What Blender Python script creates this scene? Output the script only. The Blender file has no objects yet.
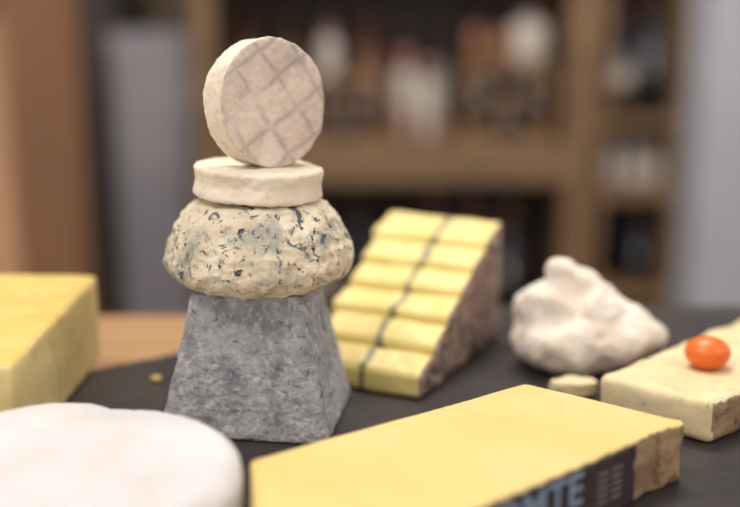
import bpy, bmesh, math, random
from mathutils import Vector, Matrix, noise
random.seed(4)
S=bpy.context.scene
try:
    S.view_settings.view_transform='Standard'
    S.view_settings.look='None'
except Exception as e: print(e)

def lin(c):
    o=[]
    for v in c[:3]:
        v=v/255.0
        o.append(v/12.92 if v<=0.04045 else ((v+0.055)/1.055)**2.4)
    return (o[0],o[1],o[2],1.0)

def N(nt,typ,**kw):
    n=nt.nodes.new(typ)
    for k,v in kw.items():
        if k in n.inputs: n.inputs[k].default_value=v
        else: setattr(n,k,v)
    return n

def new_mat(name):
    m=bpy.data.materials.new(name); m.use_nodes=True
    nt=m.node_tree; b=nt.nodes['Principled BSDF']
    tc=nt.nodes.new('ShaderNodeTexCoord')
    return m,nt,b,tc.outputs['Object']

def mixc(nt,fac,a,b):
    n=nt.nodes.new('ShaderNodeMix'); n.data_type='RGBA'
    L=nt.links
    for sock,v in ((n.inputs[0],fac),(n.inputs[6],a),(n.inputs[7],b)):
        if hasattr(v,'links'): L.new(v,sock)
        else: sock.default_value=v
    return n.outputs[2]

def noise_fac(nt,co,scale,lo,hi,detail=5,rough=.6,dist=0.0):
    n=N(nt,'ShaderNodeTexNoise',Scale=scale,Detail=detail,Roughness=rough,Distortion=dist)
    nt.links.new(co,n.inputs['Vector'])
    r=nt.nodes.new('ShaderNodeMapRange'); r.clamp=True
    r.inputs['From Min'].default_value=lo; r.inputs['From Max'].default_value=hi
    nt.links.new(n.outputs['Fac'],r.inputs['Value'])
    return r.outputs['Result'],n.outputs['Fac']

def mmath(nt,op,a,b=None):
    n=nt.nodes.new('ShaderNodeMath'); n.operation=op
    for i,v in enumerate((a,b)):
        if v is None: continue
        if hasattr(v,'links'): nt.links.new(v,n.inputs[i])
        else: n.inputs[i].default_value=v
    return n.outputs[0]

def organic(name,c1,c2,scale=60,rng=(.38,.62),layers=(),bump=.3,bscale=300,bdist=.001,rough=.75,sss=.0,spec=.25,stretch=None):
    m,nt,b,co=new_mat(name)
    if stretch:
        mp=nt.nodes.new('ShaderNodeMapping'); mp.inputs['Scale'].default_value=stretch
        nt.links.new(co,mp.inputs['Vector']); co=mp.outputs['Vector']
    f,_=noise_fac(nt,co,scale,*rng)
    col=mixc(nt,f,lin(c1),lin(c2))
    for (c,s,lo,hi,d) in layers:
        f,_=noise_fac(nt,co,s,lo,hi,6,.65,d)
        col=mixc(nt,f,col,lin(c))
    nt.links.new(col,b.inputs['Base Color'])
    b.inputs['Roughness'].default_value=rough
    b.inputs['Specular IOR Level'].default_value=spec
    if sss>0:
        b.inputs['Subsurface Weight'].default_value=sss
        b.inputs['Subsurface Radius'].default_value=(.006,.004,.002)
        b.inputs['Subsurface Scale'].default_value=.6
    if bump>0:
        _,r=noise_fac(nt,co,bscale,0,1,6,.7,.3)
        bp=nt.nodes.new('ShaderNodeBump'); bp.inputs['Strength'].default_value=bump
        bp.inputs['Distance'].default_value=bdist
        nt.links.new(r,bp.inputs['Height']); nt.links.new(bp.outputs['Normal'],b.inputs['Normal'])
    return m

def plain(name,c,rough=.6,spec=.4,c2=None,scale=8):
    m,nt,b,co=new_mat(name)
    f,_=noise_fac(nt,co,scale,.35,.65)
    c2=c2 or tuple(x*.85 for x in c)
    nt.links.new(mixc(nt,f,lin(c),lin(c2)),b.inputs['Base Color'])
    b.inputs['Roughness'].default_value=rough; b.inputs['Specular IOR Level'].default_value=spec
    return m

def wood(name,c1,c2,scale=(3,30,30),rough=.55):
    m,nt,b,co=new_mat(name)
    mp=nt.nodes.new('ShaderNodeMapping'); mp.inputs['Scale'].default_value=scale
    nt.links.new(co,mp.inputs['Vector'])
    f,r=noise_fac(nt,mp.outputs['Vector'],1.0,.3,.7,6,.6,.8)
    nt.links.new(mixc(nt,f,lin(c1),lin(c2)),b.inputs['Base Color'])
    b.inputs['Roughness'].default_value=rough
    bp=nt.nodes.new('ShaderNodeBump'); bp.inputs['Strength'].default_value=.15; bp.inputs['Distance'].default_value=.002
    nt.links.new(r,bp.inputs['Height']); nt.links.new(bp.outputs['Normal'],b.inputs['Normal'])
    return m

def obj_from_bm(bm,name,mats=(),smooth=True,loc=(0,0,0),parent=None):
    me=bpy.data.meshes.new(name); bm.normal_update(); bm.to_mesh(me); bm.free()
    for m in mats: me.materials.append(m)
    o=bpy.data.objects.new(name,me); S.collection.objects.link(o); o.location=loc
    if smooth: me.polygons.foreach_set('use_smooth',[True]*len(me.polygons))
    if parent: o.parent=parent
    return o

def organic_obj(bm,name,voxel,disp,mats,assign=None,loc=(0,0,0),floor0=True,parent=None,presmooth=0):
    o=obj_from_bm(bm,name,(),True,(0,0,0))
    md=o.modifiers.new('r','REMESH'); md.mode='VOXEL'; md.voxel_size=voxel; md.use_smooth_shade=True
    if presmooth:
        sm=o.modifiers.new('s','SMOOTH'); sm.iterations=presmooth; sm.factor=.5
    dg=bpy.context.evaluated_depsgraph_get(); dg.update()
    me=bpy.data.meshes.new_from_object(o.evaluated_get(dg))
    o.modifiers.clear(); old=o.data; o.data=me; bpy.data.meshes.remove(old); me.name=name
    nor=[v.normal.copy() for v in me.vertices]
    for v,n in zip(me.vertices,nor):
        if disp:
            v.co=v.co+n*disp(v.co,n)
        if floor0 and v.co.z<0: v.co.z=0
    me.materials.clear()
    for m in mats: me.materials.append(m)
    me.update()
    if assign:
        for p in me.polygons: p.material_index=assign(p.center,p.normal)
    me.polygons.foreach_set('use_smooth',[True]*len(me.polygons))
    o.location=loc
    if parent: o.parent=parent
    return o

def prism(poly,h,bev=.002,z0=0.0,bm=None):
    bm2=bmesh.new()
    vs=[bm2.verts.new((x,y,z0)) for x,y in poly]
    f=bm2.faces.new(vs); bm2.normal_update()
    if f.normal.z>0: f.normal_flip()
    r=bmesh.ops.extrude_face_region(bm2,geom=[f])
    for g in r['geom']:
        if isinstance(g,bmesh.types.BMVert): g.co.z+=h
    bmesh.ops.recalc_face_normals(bm2,faces=bm2.faces)
    if bev>0: bmesh.ops.bevel(bm2,geom=list(bm2.edges),offset=bev,segments=3,affect='EDGES',profile=.5)
    return bm2

def lathe(profile,seg=64,bm=None,M=None,mat=0):
    bm=bm or bmesh.new(); M=M or Matrix.Identity(4)
    rings=[]
    for r,z in profile:
        if r<1e-6: rings.append([bm.verts.new(M@Vector((0,0,z)))])
        else: rings.append([bm.verts.new(M@Vector((r*math.cos(2*math.pi*i/seg),r*math.sin(2*math.pi*i/seg),z))) for i in range(seg)])
    for k,(a,b) in enumerate(zip(rings[:-1],rings[1:])):
        mi=mat[k] if isinstance(mat,(list,tuple)) else mat
        for i in range(seg):
            j=(i+1)%seg
            if len(a)==1 and len(b)==1: continue
            if len(a)==1: f=bm.faces.new((a[0],b[j],b[i]))
            elif len(b)==1: f=bm.faces.new((a[i],a[j],b[0]))
            else: f=bm.faces.new((a[i],a[j],b[j],b[i]))
            f.material_index=mi; f.smooth=True
    return bm

def box(bm,x0,x1,y0,y1,z0,z1,mat=0,M=None):
    M=M or Matrix.Identity(4)
    v=[bm.verts.new(M@Vector(p)) for p in ((x0,y0,z0),(x1,y0,z0),(x1,y1,z0),(x0,y1,z0),(x0,y0,z1),(x1,y0,z1),(x1,y1,z1),(x0,y1,z1))]
    for q in ((3,2,1,0),(4,5,6,7),(0,1,5,4),(1,2,6,5),(2,3,7,6),(3,0,4,7)):
        f=bm.faces.new([v[i] for i in q]); f.material_index=mat
def fr(co,s,o=4): return noise.fractal(co*s,1.0,2.0,o)
def ridged(co,s): return abs(noise.noise(co*s))

# ---------------- materials
M_ash=organic('ash_rind',(146,144,148),(180,178,183),90,(.38,.62),
   layers=[((212,210,213),240,.50,.70,.4),((98,96,102),210,.57,.70,.6),((200,198,202),40,.54,.78,.3)],bump=.9,bscale=520,bdist=.0014,rough=.98,spec=.08)
M_lump=organic('mottled_rind',(234,221,198),(216,199,170),50,(.38,.62),
   layers=[((176,172,160),50,.51,.66,.6),((98,105,110),110,.56,.64,1.0),((60,66,76),230,.585,.65,.6)],bump=1.0,bscale=260,bdist=.0014,rough=.8,sss=.05)
M_small=organic('white_goat_rind',(238,225,207),(226,209,187),60,(.38,.62),
   layers=[((198,182,160),140,.58,.75,.4)],bump=.8,bscale=350,bdist=.001,rough=.8,sss=.08)
def goat_face():
    m,nt,b,co=new_mat('rack_marked_rind')
    f,_=noise_fac(nt,co,70,.38,.62)
    col=mixc(nt,f,lin((232,213,198)),lin((218,197,182)))
    f,_=noise_fac(nt,co,45,.52,.72,6,.65,.6)
    col=mixc(nt,f,col,lin((182,170,162)))
    h=None
    for ang in (0.95,-0.55):
        mp=nt.nodes.new('ShaderNodeMapping'); mp.inputs['Rotation'].default_value=(0,0,ang)
        nt.links.new(co,mp.inputs['Vector'])
        w=N(nt,'ShaderNodeTexWave',Scale=19.0,Distortion=1.4,Detail=2.0)
        w.inputs['Detail Scale'].default_value=2.0
        w.bands_direction='Y'
        nt.links.new(mp.outputs['Vector'],w.inputs['Vector'])
        p=mmath(nt,'POWER',w.outputs['Fac'],16.0)
        h=p if h is None else mmath(nt,'MAXIMUM',h,p)
    f2,_=noise_fac(nt,co,45,.3,.55)
    hf=mmath(nt,'MULTIPLY',h,f2)
    col=mixc(nt,mmath(nt,'MULTIPLY',hf,.48),col,lin((150,140,136)))
    nt.links.new(col,b.inputs['Base Color'])
    b.inputs['Roughness'].default_value=.85; b.inputs['Specular IOR Level'].default_value=.2
    _,nz=noise_fac(nt,co,350,0,1,6,.7,.3)
    hh=mmath(nt,'ADD',mmath(nt,'MULTIPLY',hf,-.5),nz)
    bp=nt.nodes.new('ShaderNodeBump'); bp.inputs['Strength'].default_value=.8; bp.inputs['Distance'].default_value=.001
    nt.links.new(hh,bp.inputs['Height']); nt.links.new(bp.outputs['Normal'],b.inputs['Normal'])
    return m
M_face=goat_face()
M_paste=organic('pressed_cheese_paste',(228,203,138),(221,193,122),18,(.35,.65),bump=.12,bscale=500,bdist=.0004,rough=.42,sss=.12,spec=.35)
M_rind=organic('brown_rind',(148,118,90),(180,150,114),60,(.35,.65),layers=[((88,68,54),90,.53,.7,.5)],bump=.9,bscale=200,bdist=.002,rough=.85)
M_label=plain('dark_label',(76,62,61),.6,.2,(56,47,51),60)
M_ink=plain('pale_blue_ink',(150,170,188),.6,.2)
M_ink2=plain('pale_print',(150,134,124),.6,.2)
M_white=organic('bloomy_white_rind',(211,207,207),(200,195,194),25,(.35,.65),bump=.3,bscale=180,bdist=.0008,rough=.95,sss=.12,spec=.1)
M_hard=organic('hard_cheese_paste',(220,194,118),(212,182,100),40,(.35,.65),layers=[((228,208,140),150,.58,.75,.3),((196,166,90),110,.64,.75,.3)],bump=.25,bscale=200,bdist=.0008,rough=.55,sss=.1)
M_hard_side=organic('hard_cheese_cut_side',(230,207,148),(222,196,134),30,(.35,.65),bump=.15,bscale=200,bdist=.0006,rough=.6,sss=.1)
M_tan=organic('tan_rind',(196,160,96),(170,130,76),80,(.35,.65),bump=.6,bscale=220,bdist=.001,rough=.8)
M_srind=organic('mottled_grey_rind',(178,150,132),(134,112,104),120,(.4,.6),layers=[((70,62,68),150,.51,.62,.8),((214,198,182),200,.61,.7,.5)],bump=.7,bscale=250,bdist=.001,rough=.85)
M_garlic=organic('wrinkled_white_rind',(238,228,217),(226,211,193),45,(.35,.65),layers=[((210,186,160),60,.6,.78,.3)],bump=.6,bscale=160,bdist=.0015,rough=.85,sss=.1)
M_tomme=organic('holed_cheese_paste',(230,213,172),(220,198,152),50,(.35,.65),layers=[((186,158,112),150,.62,.72,.3)],bump=.5,bscale=160,bdist=.001,rough=.55,sss=.1)
M_tom=organic('tomato_skin',(236,118,40),(226,96,26),40,(.35,.65),bump=0,rough=.35,sss=.1,spec=.5)
M_slate=organic('slate',(44,40,41),(60,55,55),22,(.35,.65),layers=[((78,73,72),160,.62,.8,.3)],bump=.4,bscale=60,bdist=.001,rough=.5,spec=.35)
M_wood_t=wood('table_wood',(178,142,102),(156,118,80),(2,40,40),.5)
M_wood_s=wood('shelf_wood',(130,103,74),(102,78,54),(2,25,25),.6)
M_wood_d=wood('dark_shelf_wood',(74,60,52),(58,46,40),(25,25,2),.6)
M_wood_c=wood('crate_wood',(144,110,76),(110,82,58),(2,25,25),.6)
M_wood_p=wood('post_wood',(140,98,68),(114,78,52),(25,25,2),.6)
M_wood_l=wood('light_wood',(204,160,122),(180,134,98),(25,25,2),.6)
def ash_paste():
    m,nt,b,co=new_mat('ash_line_paste')
    sx=nt.nodes.new('ShaderNodeSeparateXYZ'); nt.links.new(co,sx.inputs[0])
    _,nz=noise_fac(nt,co,90,0,1,3,.5)
    x=mmath(nt,'ADD',sx.outputs['X'],mmath(nt,'MULTIPLY',mmath(nt,'SUBTRACT',nz,.5),.010))
    d=mmath(nt,'ABSOLUTE',mmath(nt,'ADD',x,.034))
    r=nt.nodes.new('ShaderNodeMapRange'); r.inputs['From Min'].default_value=.0010; r.inputs['From Max'].default_value=.0032
    r.inputs['To Min'].default_value=.9; r.inputs['To Max'].default_value=0
    nt.links.new(d,r.inputs['Value'])
    f,_=noise_fac(nt,co,40,.35,.65)
    base=mixc(nt,f,lin((235,216,140)),lin((228,205,124)))
    nt.links.new(mixc(nt,r.outputs['Result'],base,lin((100,102,88))),b.inputs['Base Color'])
    b.inputs['Roughness'].default_value=.45
    b.inputs['Subsurface Weight'].default_value=.1; b.inputs['Subsurface Radius'].default_value=(.006,.004,.002); b.inputs['Subsurface Scale'].default_value=.6
    return m
M_ashp=ash_paste()

# ---------------- slate + table
pts=[(-.36,.20),(-.36,.38),(-.345,.42),(-.25,.485),(-.152,.552),(-.1075,.585),(-.05,.622),(.02,.66),(.06,.680),(.10,.684),(.50,.686),(.52,.66),(.52,.20),(.49,.17),(-.33,.17)]
bm=prism(pts,.008,.0015)
organic_obj(bm,'slate_serving_board',.004,None,[M_slate],loc=(0,0,-.008),floor0=False)
bm=bmesh.new(); box(bm,-.9,1.0,.02,.688,-.038,-.0085)
for x in (-.85,.89):
    for y in (.06,.60): box(bm,x,x+.06,y,y+.06,-.76,-.038)
box(bm,-.79,.89,.07,.10,-.12,-.038); box(bm,-.79,.89,.62,.65,-.12,-.038)
o=obj_from_bm(bm,'wooden_table',[M_wood_t],False)
bv=o.modifiers.new('b','BEVEL'); bv.width=.003; bv.segments=2

# ---------------- pyramid cheese
def superring(hx,hy,z,n=160,e=18.0):
    out=[]
    for i in range(n):
        a=2*math.pi*i/n; c,s=math.cos(a),math.sin(a)
        out.append(Vector((hx*math.copysign(abs(c)**(2/e),c),hy*math.copysign(abs(s)**(2/e),s),z)))
    return out
bm=bmesh.new(); rings=[]
for (w,z) in ((.0396,0),(.0408,.0015),(.0404,.004),(.0268,.0645),(.0262,.0664),(.0250,.067)):
    rings.append([bm.verts.new(p) for p in superring(w,w*.88,z)])
for a,b in zip(rings[:-1],rings[1:]):
    for i in range(160):
        j=(i+1)%160; bm.faces.new((a[i],a[j],b[j],b[i]))
bm.faces.new(list(reversed(rings[0]))); bm.faces.new(rings[-1])
def dpy(co,n):
    d=.0004*fr(co,40,2)-.0005*ridged(co+Vector((3,1,2)),190)+.0004*fr(co,420,2)
    return d*(.25 if n.z>.8 else 1)
o=organic_obj(bm,'ash_coated_goat_cheese_pyramid',.0007,dpy,[M_ash],loc=(-.0545,.4812,0))
o.rotation_euler=(0,0,math.radians(-8))

# ---------------- mottled lump
prof=[(0,0),(.031,0),(.0395,.0025),(.0440,.007),(.0458,.0130),(.0445,.020),(.0415,.0270),(.0370,.0340),(.031,.0395),(.023,.0425),(0,.0425)]
bm=lathe(prof,72)
def dl(co,n):
    d=.0024*fr(co+Vector((1,5,2)),34,3)-.0019*ridged(co,95)-.0010*ridged(co+Vector((4,4,4)),200)+.0006*fr(co,300,2)
    if co.z>.039 or co.z<.002: d*=.25
    return d
organic_obj(bm,'mottled_mould_goat_cheese',.0008,dl,[M_lump],loc=(-.0530,.484,.0668),presmooth=1)

# ---------------- discs
def disc_prof(r,h,c=.0022,flare=.0008):
    return [(0,0),(r-c*1.2,0),(r-c*.3,c*.3),(r,c),(r-flare,h*.5),(r,h-c),(r-c*.3,h-c*.3),(r-c*1.2,h),(0,h)]
def dd(co,n): return .0007*fr(co+Vector((7,2,4)),55,3)-.0005*ridged(co,150)+.00025*fr(co,400,2)
bm=lathe(disc_prof(.0308,.0148,.0018,.0012),80)
o=organic_obj(bm,'round_goat_cheese',.0008,dd,[M_small],loc=(-.0535,.485,.1090),floor0=False)
o.rotation_euler=(math.radians(1.5),math.radians(2.8),.4)
bm=lathe(disc_prof(.0299,.0160,.0012,.0004),80,M=Matrix.Translation((0,0,-.008)))
def dd2(co,n):
    d=dd(co,n)
    if n.z>.7: d-=.0005
    return d
o=organic_obj(bm,'round_goat_cheese.001',.0008,dd2,[M_small,M_face],assign=lambda c,n:1 if n.z>.6 else 0,loc=(-.0488,.485,.1530),floor0=False)
nrm=Vector((math.sin(math.radians(41)),-math.cos(math.radians(41)),.06)).normalized()
o.rotation_mode='QUATERNION'; o.rotation_quaternion=nrm.to_track_quat('Z','Y')

# ---------------- front pressed cheese slab
HS=.0268
C=Vector((.132,.405)); D=Vector((.000,.295)); A=Vector((-.046,.366)); B=Vector((.072,.4523)); E=Vector((-.036,.295))
bm=prism([A,E,D,C,B],HS,.0018)
dr=(C-D).normalized(); nn=Vector((dr.y,-dr.x))
def asg(c,n):
    if n.z>.6: return 0
    if n.x*nn.x+n.y*nn.y>.55: return 1
    if abs(n.z)<.7 and Vector((n.x,n.y)).dot((C-A).normalized())>.55: return 1
    return 0
def dslab(co,n):
    if n.z>.7: return .0005*fr(co,20,2)
    k=(C.xy-Vector((co.x,co.y))).dot(dr)
    a=.0014 if (k<.036) else .0002
    return a*fr(co,70,3)
slab=organic_obj(bm,'pressed_cheese_wedge',.0013,dslab,[M_paste,M_rind],assign=asg)
Mx=Matrix(((dr.x,0,nn.x,C.x),(dr.y,0,nn.y,C.y),(0,1,0,0),(0,0,0,1)))
bm=bmesh.new(); L=(C-D).length
box(bm,-L+.003,-.034,.001,HS-.0012,.0000,.0008,0,Mx)
lab=obj_from_bm(bm,'label_band',[M_label],False,parent=slab)
cu=bpy.data.curves.new('lt','FONT'); cu.body='COMTE'; cu.size=.0185; cu.extrude=.00012; cu.align_x='RIGHT'; cu.offset=.0002
to=bpy.data.objects.new('tmp',cu); S.collection.objects.link(to)
dg=bpy.context.evaluated_depsgraph_get(); dg.update()
tm=bpy.data.meshes.new_from_object(to.evaluated_get(dg)); bpy.data.objects.remove(to)
tm.materials.clear(); tm.materials.append(M_ink)
lt=bpy.data.objects.new('label_lettering',tm); S.collection.objects.link(lt); lt.parent=slab
lt.matrix_local=Mx@Matrix.Translation((-.067,.0115,.0009))
bm=bmesh.new()
for i in range(5):
    for j in range(2): box(bm,-.058+j*.0085,-.0515+j*.0085,.007+i*.0030,.0078+i*.0030,.0008,.00095,0,Mx)
obj_from_bm(bm,'label_small_print',[M_ink2],False,parent=slab)

# ---------------- white bloomy cheese
cx,cy=-.112,.342
bm=lathe([(0,0),(.060,0),(.0645,.003),(.0662,.009),(.0662,.028),(.0648,.0335),(.0605,.0360),(0,.0365)],96)
def dw(co,n):
    d=.0014*fr(co+Vector((.3,.1,0)),24,2)+.0003*fr(co,180,2)
    if n.z>.3:
        a=(co.x+.004)*.95+(co.y-.02)*-.25
        d-=.0022*math.exp(-(a/.009)**2)*min(1,max(0,(co.y+.01)/.03))
        if co.x>0: d-=.0012*min(1,co.x/.02)
    return d
organic_obj(bm,'bloomy_white_cheese_wheel',.0016,dw,[M_white],loc=(cx,cy,0),presmooth=2)

# ---------------- left hard cheese
bm=prism([(-.156,.570),(-.262,.580),(-.285,.43),(-.151,.411)],.049,.0025)
def ah(c,n):
    if n.z>.6: return 0
    if n.y>.6: return 2
    return 1
organic_obj(bm,'hard_yellow_cheese_wedge',.0016,lambda co,n:.0008*fr(co,40,3),[M_hard,M_hard_side,M_tan],assign=ah)

# ---------------- stair of slices
e=bpy.data.objects.new('sliced_ash_line_cheese',None); S.collection.objects.link(e)
e.location=(.0260,.4990,0); e.rotation_euler=(0,0,math.radians(-26))
n=6; ds=.0195
for k in range(n):
    s0=k*ds+.0002; s1=(k+1)*ds-.0002
    zf=.013+k*.0102; zb=zf+.0070
    if k==n-1: s1+=.009; zb+=.001
    bm=bmesh.new(); w0=-.070-.0012*k+random.uniform(-.002,.002); w1=random.uniform(-.0005,.0005)
    P=[(s0,0),(s1,0),(s1,zb),(s0+.001,zf)]
    va=[bm.verts.new((w0,y,z+(random.uniform(-.0014,.0014) if z>0 else 0))) for y,z in P]; vb=[bm.verts.new((w1,y,z+(random.uniform(-.001,.001) if z>0 else 0))) for y,z in P]
    bm.faces.new(va); bm.faces.new(vb)
    for i in range(4):
        j=(i+1)%4; bm.faces.new((va[i],va[j],vb[j],vb[i]))
    bmesh.ops.recalc_face_normals(bm,faces=bm.faces)
    bmesh.ops.bevel(bm,geom=list(bm.edges),offset=.0014,segments=2,affect='EDGES')
    organic_obj(bm,'slice_%d'%(k+1),.0012,lambda co,nn_:.0008*fr(co,60,3),[M_ashp,M_srind],
       assign=lambda c,nn_:1 if (abs(nn_.x)>.5 or c.x>-.0018) else 0,parent=e)

# ---------------- garlic-like cheese
bm=bmesh.new()
for (c,r) in (((0,0,.016),(.040,.033,.021)),((-.014,0,.030),(.024,.021,.021)),((.022,-.004,.020),(.023,.024,.018)),
              ((-.010,-.016,.016),(.026,.018,.018)),((.006,-.002,.032),(.021,.02,.018)),((-.013,-.001,.055),(.0095,.009,.009)),((-.003,-.001,.046),(.014,.012,.011))):
    bmesh.ops.create_icosphere(bm,subdivisions=4,radius=1,matrix=Matrix.Translation(c)@Matrix.Diagonal((*r,1)))
bmesh.ops.create_cone(bm,cap_ends=True,segments=24,radius1=.026,radius2=.0085,depth=.030,matrix=Matrix.Translation((-.012,-.001,.038)))
organic_obj(bm,'wrinkled_white_cheese',.0013,lambda co,n:.0035*fr(co+Vector((5,2,1)),34,3)-.0035*ridged(co,48)-.001*ridged(co,130),[M_garlic],loc=(.1195,.557,0),presmooth=6)
def chunk(name,loc,sx,sy,h,mat,seed,rot=0):
    random.seed(seed)
    P=[(sx*math.cos(a)*random.uniform(.75,1),sy*math.sin(a)*random.uniform(.75,1)) for a in [i*math.pi/4 for i in range(8)]]
    o=organic_obj(prism(P,h,.0012),name,.0009,lambda co,n:.0009*fr(co,120,3),[mat],loc=loc); o.rotation_euler=(0,0,rot)
chunk('broken_cheese_piece',(.1070,.5085,0),.014,.008,.008,M_tomme,5)
chunk('cheese_crumb',(-.116,.528,0),.004,.003,.003,M_hard,6)

# ---------------- right tomme with tomato
P=[(.1115,.477),(.1556,.4405),(.205,.478),(.262,.535),(.222,.584)]
bm=prism(P,.0215,.004)
def at(c,n):
    if n.z>.55: return 0
    if n.x>.35 and n.y<.2 and c.x>.154: return 1
    if n.y>.6: return 1
    return 0
def dt(co,n):
    d=.0012*fr(co,45,3)
    if n.z>.7:
        v=noise.noise(co*95+Vector((3,3,3)))
        if v>.42: d-=.0022*min(1,(v-.42)*8)
    return d
organic_obj(bm,'semi_soft_cheese_wedge',.0013,dt,[M_tomme,M_rind],assign=at,presmooth=2)
prof=[(0,-.0)]+[(.0112*math.sin(a)*(1-.05*math.cos(a)),.0100*(1-math.cos(a))*.82) for a in [math.pi*i/20 for i in range(1,20)]]+[(0,.0158)]
bm=lathe(prof,40)
o=obj_from_bm(bm,'cherry_tomato',[M_tom],True,loc=(.1685,.4900,.0205))

# ---------------- background
M_wall=plain('wall_paint',(150,132,112),.9,.1,(138,120,102),3)
M_grey=plain('grey_blue_paint',(166,167,175),.7,.2,(156,157,167),3)
M_cab=plain('cabinet_grey',(138,134,138),.6,.3,(124,120,126),3)
M_dark=plain('dark_gap_paint',(70,60,56),.6,.3,(56,50,48),3)
M_floor=wood('floor_wood',(120,98,80),(96,76,60),(2,12,12),.5)
M_ceil=plain('ceiling_paint',(200,196,190),.9,.1)
M_glassd=plain('dark_bottle_glass',(34,34,42),.2,.5,(44,40,42),9)
M_glassg=plain('green_bottle_glass',(60,64,48),.2,.5,(66,66,52),9)
M_glassr=plain('amber_bottle_glass',(126,82,50),.2,.5,(104,66,40),9)
M_lab=plain('bottle_label_paper',(164,154,144),.8,.2,(142,128,116),12)
M_cap=plain('bottle_foil',(116,66,54),.4,.4,(84,74,70),12)
M_jar=plain('pale_packet_paper',(186,178,170),.7,.3,(156,144,134),10)
def simple_box(name,mat,*a):
    bm=bmesh.new(); box(bm,*a); return obj_from_bm(bm,name,[mat],False)
simple_box('floor',M_floor,-2.4,2.4,-1.2,3.1,-.80,-.76)
simple_box('wall_back',M_wall,-2.4,2.4,3.0,3.1,-.76,1.9)
simple_box('wall_right',M_grey,.652,.80,2.02,3.0,-.76,1.9)
simple_box('ceiling',M_ceil,-2.4,2.4,-1.2,3.1,1.9,1.95)
simple_box('baseboard_back',M_ceil,-2.4,.652,2.985,3.0,-.76,-.66)

def shelf_unit(name,x0,x1,y0,y1,zs,ztop,mats,p0=.055,p1=.055):
    bm=bmesh.new()
    box(bm,x0,x0+p0,y0,y1,-.76,ztop); box(bm,x1-p1,x1,y0,y1,-.76,ztop)
    for z,t in zs: box(bm,x0+p0,x1-p1,y0,y1,z-t,z)
    box(bm,x0,x1,y1,y1+.012,-.76,ztop,1)
    return obj_from_bm(bm,name,mats,False)
ZA=-.065
shelf_unit('wooden_wine_shelf',-.375,.475,2.2,2.5,[(ZA,.085),(-.47,.03),(.34,.03),(.66,.03)],.95,[M_wood_s,M_wood_d],.045,.055)
shelf_unit('wooden_wine_shelf.001',.480,.648,2.15,2.45,[(-.004,.02),(-.155,.025),(-.375,.025),(.33,.03),(.60,.03)],.9,[M_wood_s,M_wood_d],.012,.012)

BP=[(0,0),(.034,0),(.037,.004),(.037,.055),(.0375,.055),(.0375,.135),(.037,.135),(.037,.185),(.030,.21),(.016,.235),(.0145,.25),(.0150,.25),(.0150,.30),(0,.30)]
def bottles(name,x0,x1,y,z,glass,rows=2,step=.084,sc=1.0,mix=True,plab=.75,skip=.12):
    bm=bmesh.new()
    for r in range(rows):
        x=x0
        while x<x1:
            if random.random()>skip:
                g=random.choice([0,0,1,2]) if mix else 0
                lb=3 if random.random()<plab else g
                mm=[g,g,g,g,lb,lb,g,g,g,g,g,4,4]
                s=sc*random.uniform(.88,1.0)
                lathe(BP,16,bm,Matrix.Translation((x+random.uniform(-.004,.004),y+r*.09,z+.0005))@Matrix.Scale(s,4),mm)
            x+=step
    return obj_from_bm(bm,name,[glass,M_glassg,M_glassr,M_lab,M_cap],True)
random.seed(11)
bottles('wine_bottles',-.27,.36,2.375,ZA+.001,M_glassd,1,.088,.95,True,.7,.0)
bottles('wine_bottles.001',-.27,.36,2.26,-.47,M_glassd,2,.083,.93,False,.45)
bottles('wine_bottles.002',-.27,.36,2.27,.34,M_glassd,2,.09,.93)
bottles('wine_bottles.003',.53,.61,2.2,-.375,M_glassd,2,.062,.62,False,.3)
bottles('wine_bottles.004',.532,.60,2.2,-.004,M_glassd,2,.066,.84,False,.2)
def packets(name,xs,y,z,h,w,mat=None):
    bm=bmesh.new()
    for x in xs:
        hh=h*random.uniform(.85,1.05)
        lathe([(0,0),(w*.42,0),(w*.45,.006),(w*.45,hh*.7),(w*.36,hh*.8),(w*.36,hh),(0,hh)],20,bm,Matrix.Translation((x,y,z+.0005)),[0,0,0,0,1,1])
    return obj_from_bm(bm,name,[mat or M_jar,M_cap],True)
packets('preserve_jars',(.522,.570,.612),2.21,-.155,.11,.045)
def crate(name,x0,x1,z,h):
    bm=bmesh.new(); t=.012
    box(bm,x0,x1,2.205,2.32,z+.0005,z+t); box(bm,x0,x0+t,2.205,2.32,z+t,z+h-t); box(bm,x1-t,x1,2.205,2.32,z+t,z+h-t)
    box(bm,x0,x1,2.205,2.32,z+h-t,z+h)
    cxx=(x0+x1)/2; cz=z+h/2; ln=math.hypot(x1-x0-2*t,h-2*t)/2*.94; an=math.atan2(h-2*t,x1-x0-2*t)
    for s in (1,-1):
        box(bm,-ln,ln,0,.10,-.005,.005,0,Matrix.Translation((cxx,2.212,cz))@Matrix.Rotation(-an*s,4,'Y'))
    for (dx,dz) in ((-.3,0),(.3,0),(0,-.28),(0,.28)):
        lathe([(0,0),(.026,0),(.028,.006),(.028,.08),(0,.08)],16,bm,Matrix.Translation((cxx+dx*(x1-x0),2.215,cz+dz*h))@Matrix.Rotation(-math.pi/2,4,'X'),1)
    return obj_from_bm(bm,name,[M_wood_c,M_glassd],False)
crate('wooden_bottle_crate',-.14,.03,ZA,.14); crate('wooden_bottle_crate.001',.20,.385,ZA,.165)
packets('preserve_jars.001',(-.09,),2.25,ZA+.14,.10,.05)
packets('preserve_jars.002',(.075,.13),2.25,ZA,.19,.055)
packets('preserve_jars.003',(.34,),2.25,ZA+.165,.11,.09)
packets('preserve_jars.004',(-.30,-.245,-.19),2.24,ZA,.12,.05,M_glassr)
packets('preserve_jars.005',(.055,.10,.16),2.215,ZA,.07,.025,M_glassr)
packets('preserve_jars.006',(.225,.28),2.25,ZA+.165,.08,.045,M_glassr)

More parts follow.
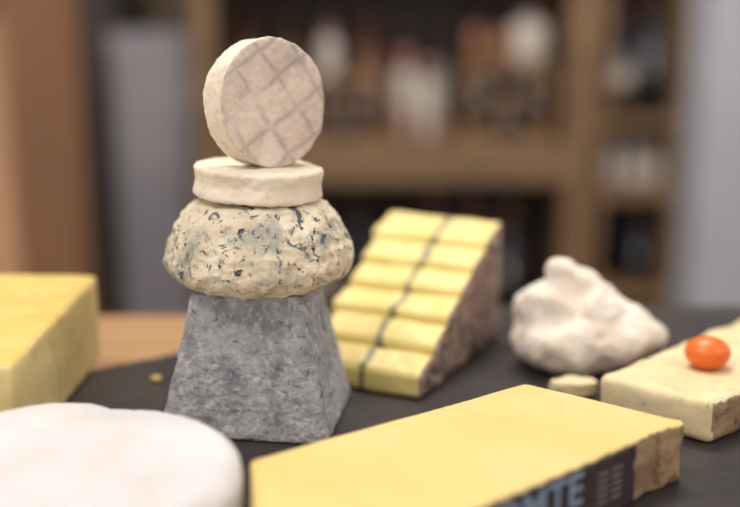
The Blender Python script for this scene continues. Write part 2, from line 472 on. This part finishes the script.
# left: wooden rack, grey cabinet and an added dark block
bm=bmesh.new()
box(bm,-.505,-.425,1.45,1.53,-.76,.75); box(bm,-1.05,-.97,1.45,1.53,-.76,.75)
box(bm,-.97,-.505,1.45,1.53,.205,.28); box(bm,-.97,-.505,1.45,1.53,-.70,-.62)
rack=obj_from_bm(bm,'wooden_display_rack',[M_wood_p],False)
bm=bmesh.new(); box(bm,-.97,-.507,1.462,1.50,-.6195,.2045); obj_from_bm(bm,'back_panel',[M_wood_l],False,parent=rack)
bm=bmesh.new()
box(bm,-.56,-.385,2.25,2.65,-.76,.17); box(bm,-.545,-.40,2.235,2.25,-.70,.14); box(bm,-.42,-.41,2.215,2.235,-.2,0)
obj_from_bm(bm,'grey_storage_cabinet',[M_cab],False)
bm=bmesh.new()
box(bm,-1.1,-.575,2.35,2.75,-.76,.5); box(bm,-1.08,-.845,2.335,2.35,-.72,.46); box(bm,-.83,-.595,2.335,2.35,-.72,.46)
obj_from_bm(bm,'dark_gap_block',[M_dark],False)  # invented block, keeps the gap beside the post dark instead of lit wall

# ---------------- lights
def area(name,loc,target,size,energy,col):
    l=bpy.data.lights.new(name,'AREA'); l.energy=energy; l.size=size; l.color=col
    o=bpy.data.objects.new(name,l); S.collection.objects.link(o); o.location=loc
    o.rotation_euler=(Vector(target)-Vector(loc)).to_track_quat('-Z','Y').to_euler()
area('ceiling_light_front',(-.55,.05,1.35),(-.03,.5,.08),.75,14,(1,.95,.89))
area('side_area_light',(.9,.0,1.0),(0,.5,0),.7,4.0,(1,.94,.88))  # soft area light from the right, well below the ceiling
area('shelf_fill_light',(.1,1.35,1.7),(.15,2.4,.0),.8,46,(1,.94,.86))  # unseen area light added to brighten the background shelves
w=bpy.data.worlds.new('World'); S.world=w; w.use_nodes=True
w.node_tree.nodes['Background'].inputs[0].default_value=(1,.98,.95,1)
w.node_tree.nodes['Background'].inputs[1].default_value=.82

# ---------------- camera
cd=bpy.data.cameras.new('cam'); cd.lens=50; cd.sensor_width=36; cd.clip_start=.01
cd.dof.use_dof=True; cd.dof.focus_distance=.460; cd.dof.aperture_fstop=2.5
co=bpy.data.objects.new('camera',cd); S.collection.objects.link(co)
co.location=(0,0,.19); co.rotation_euler=(math.radians(90-12.7),0,0)
S.camera=co
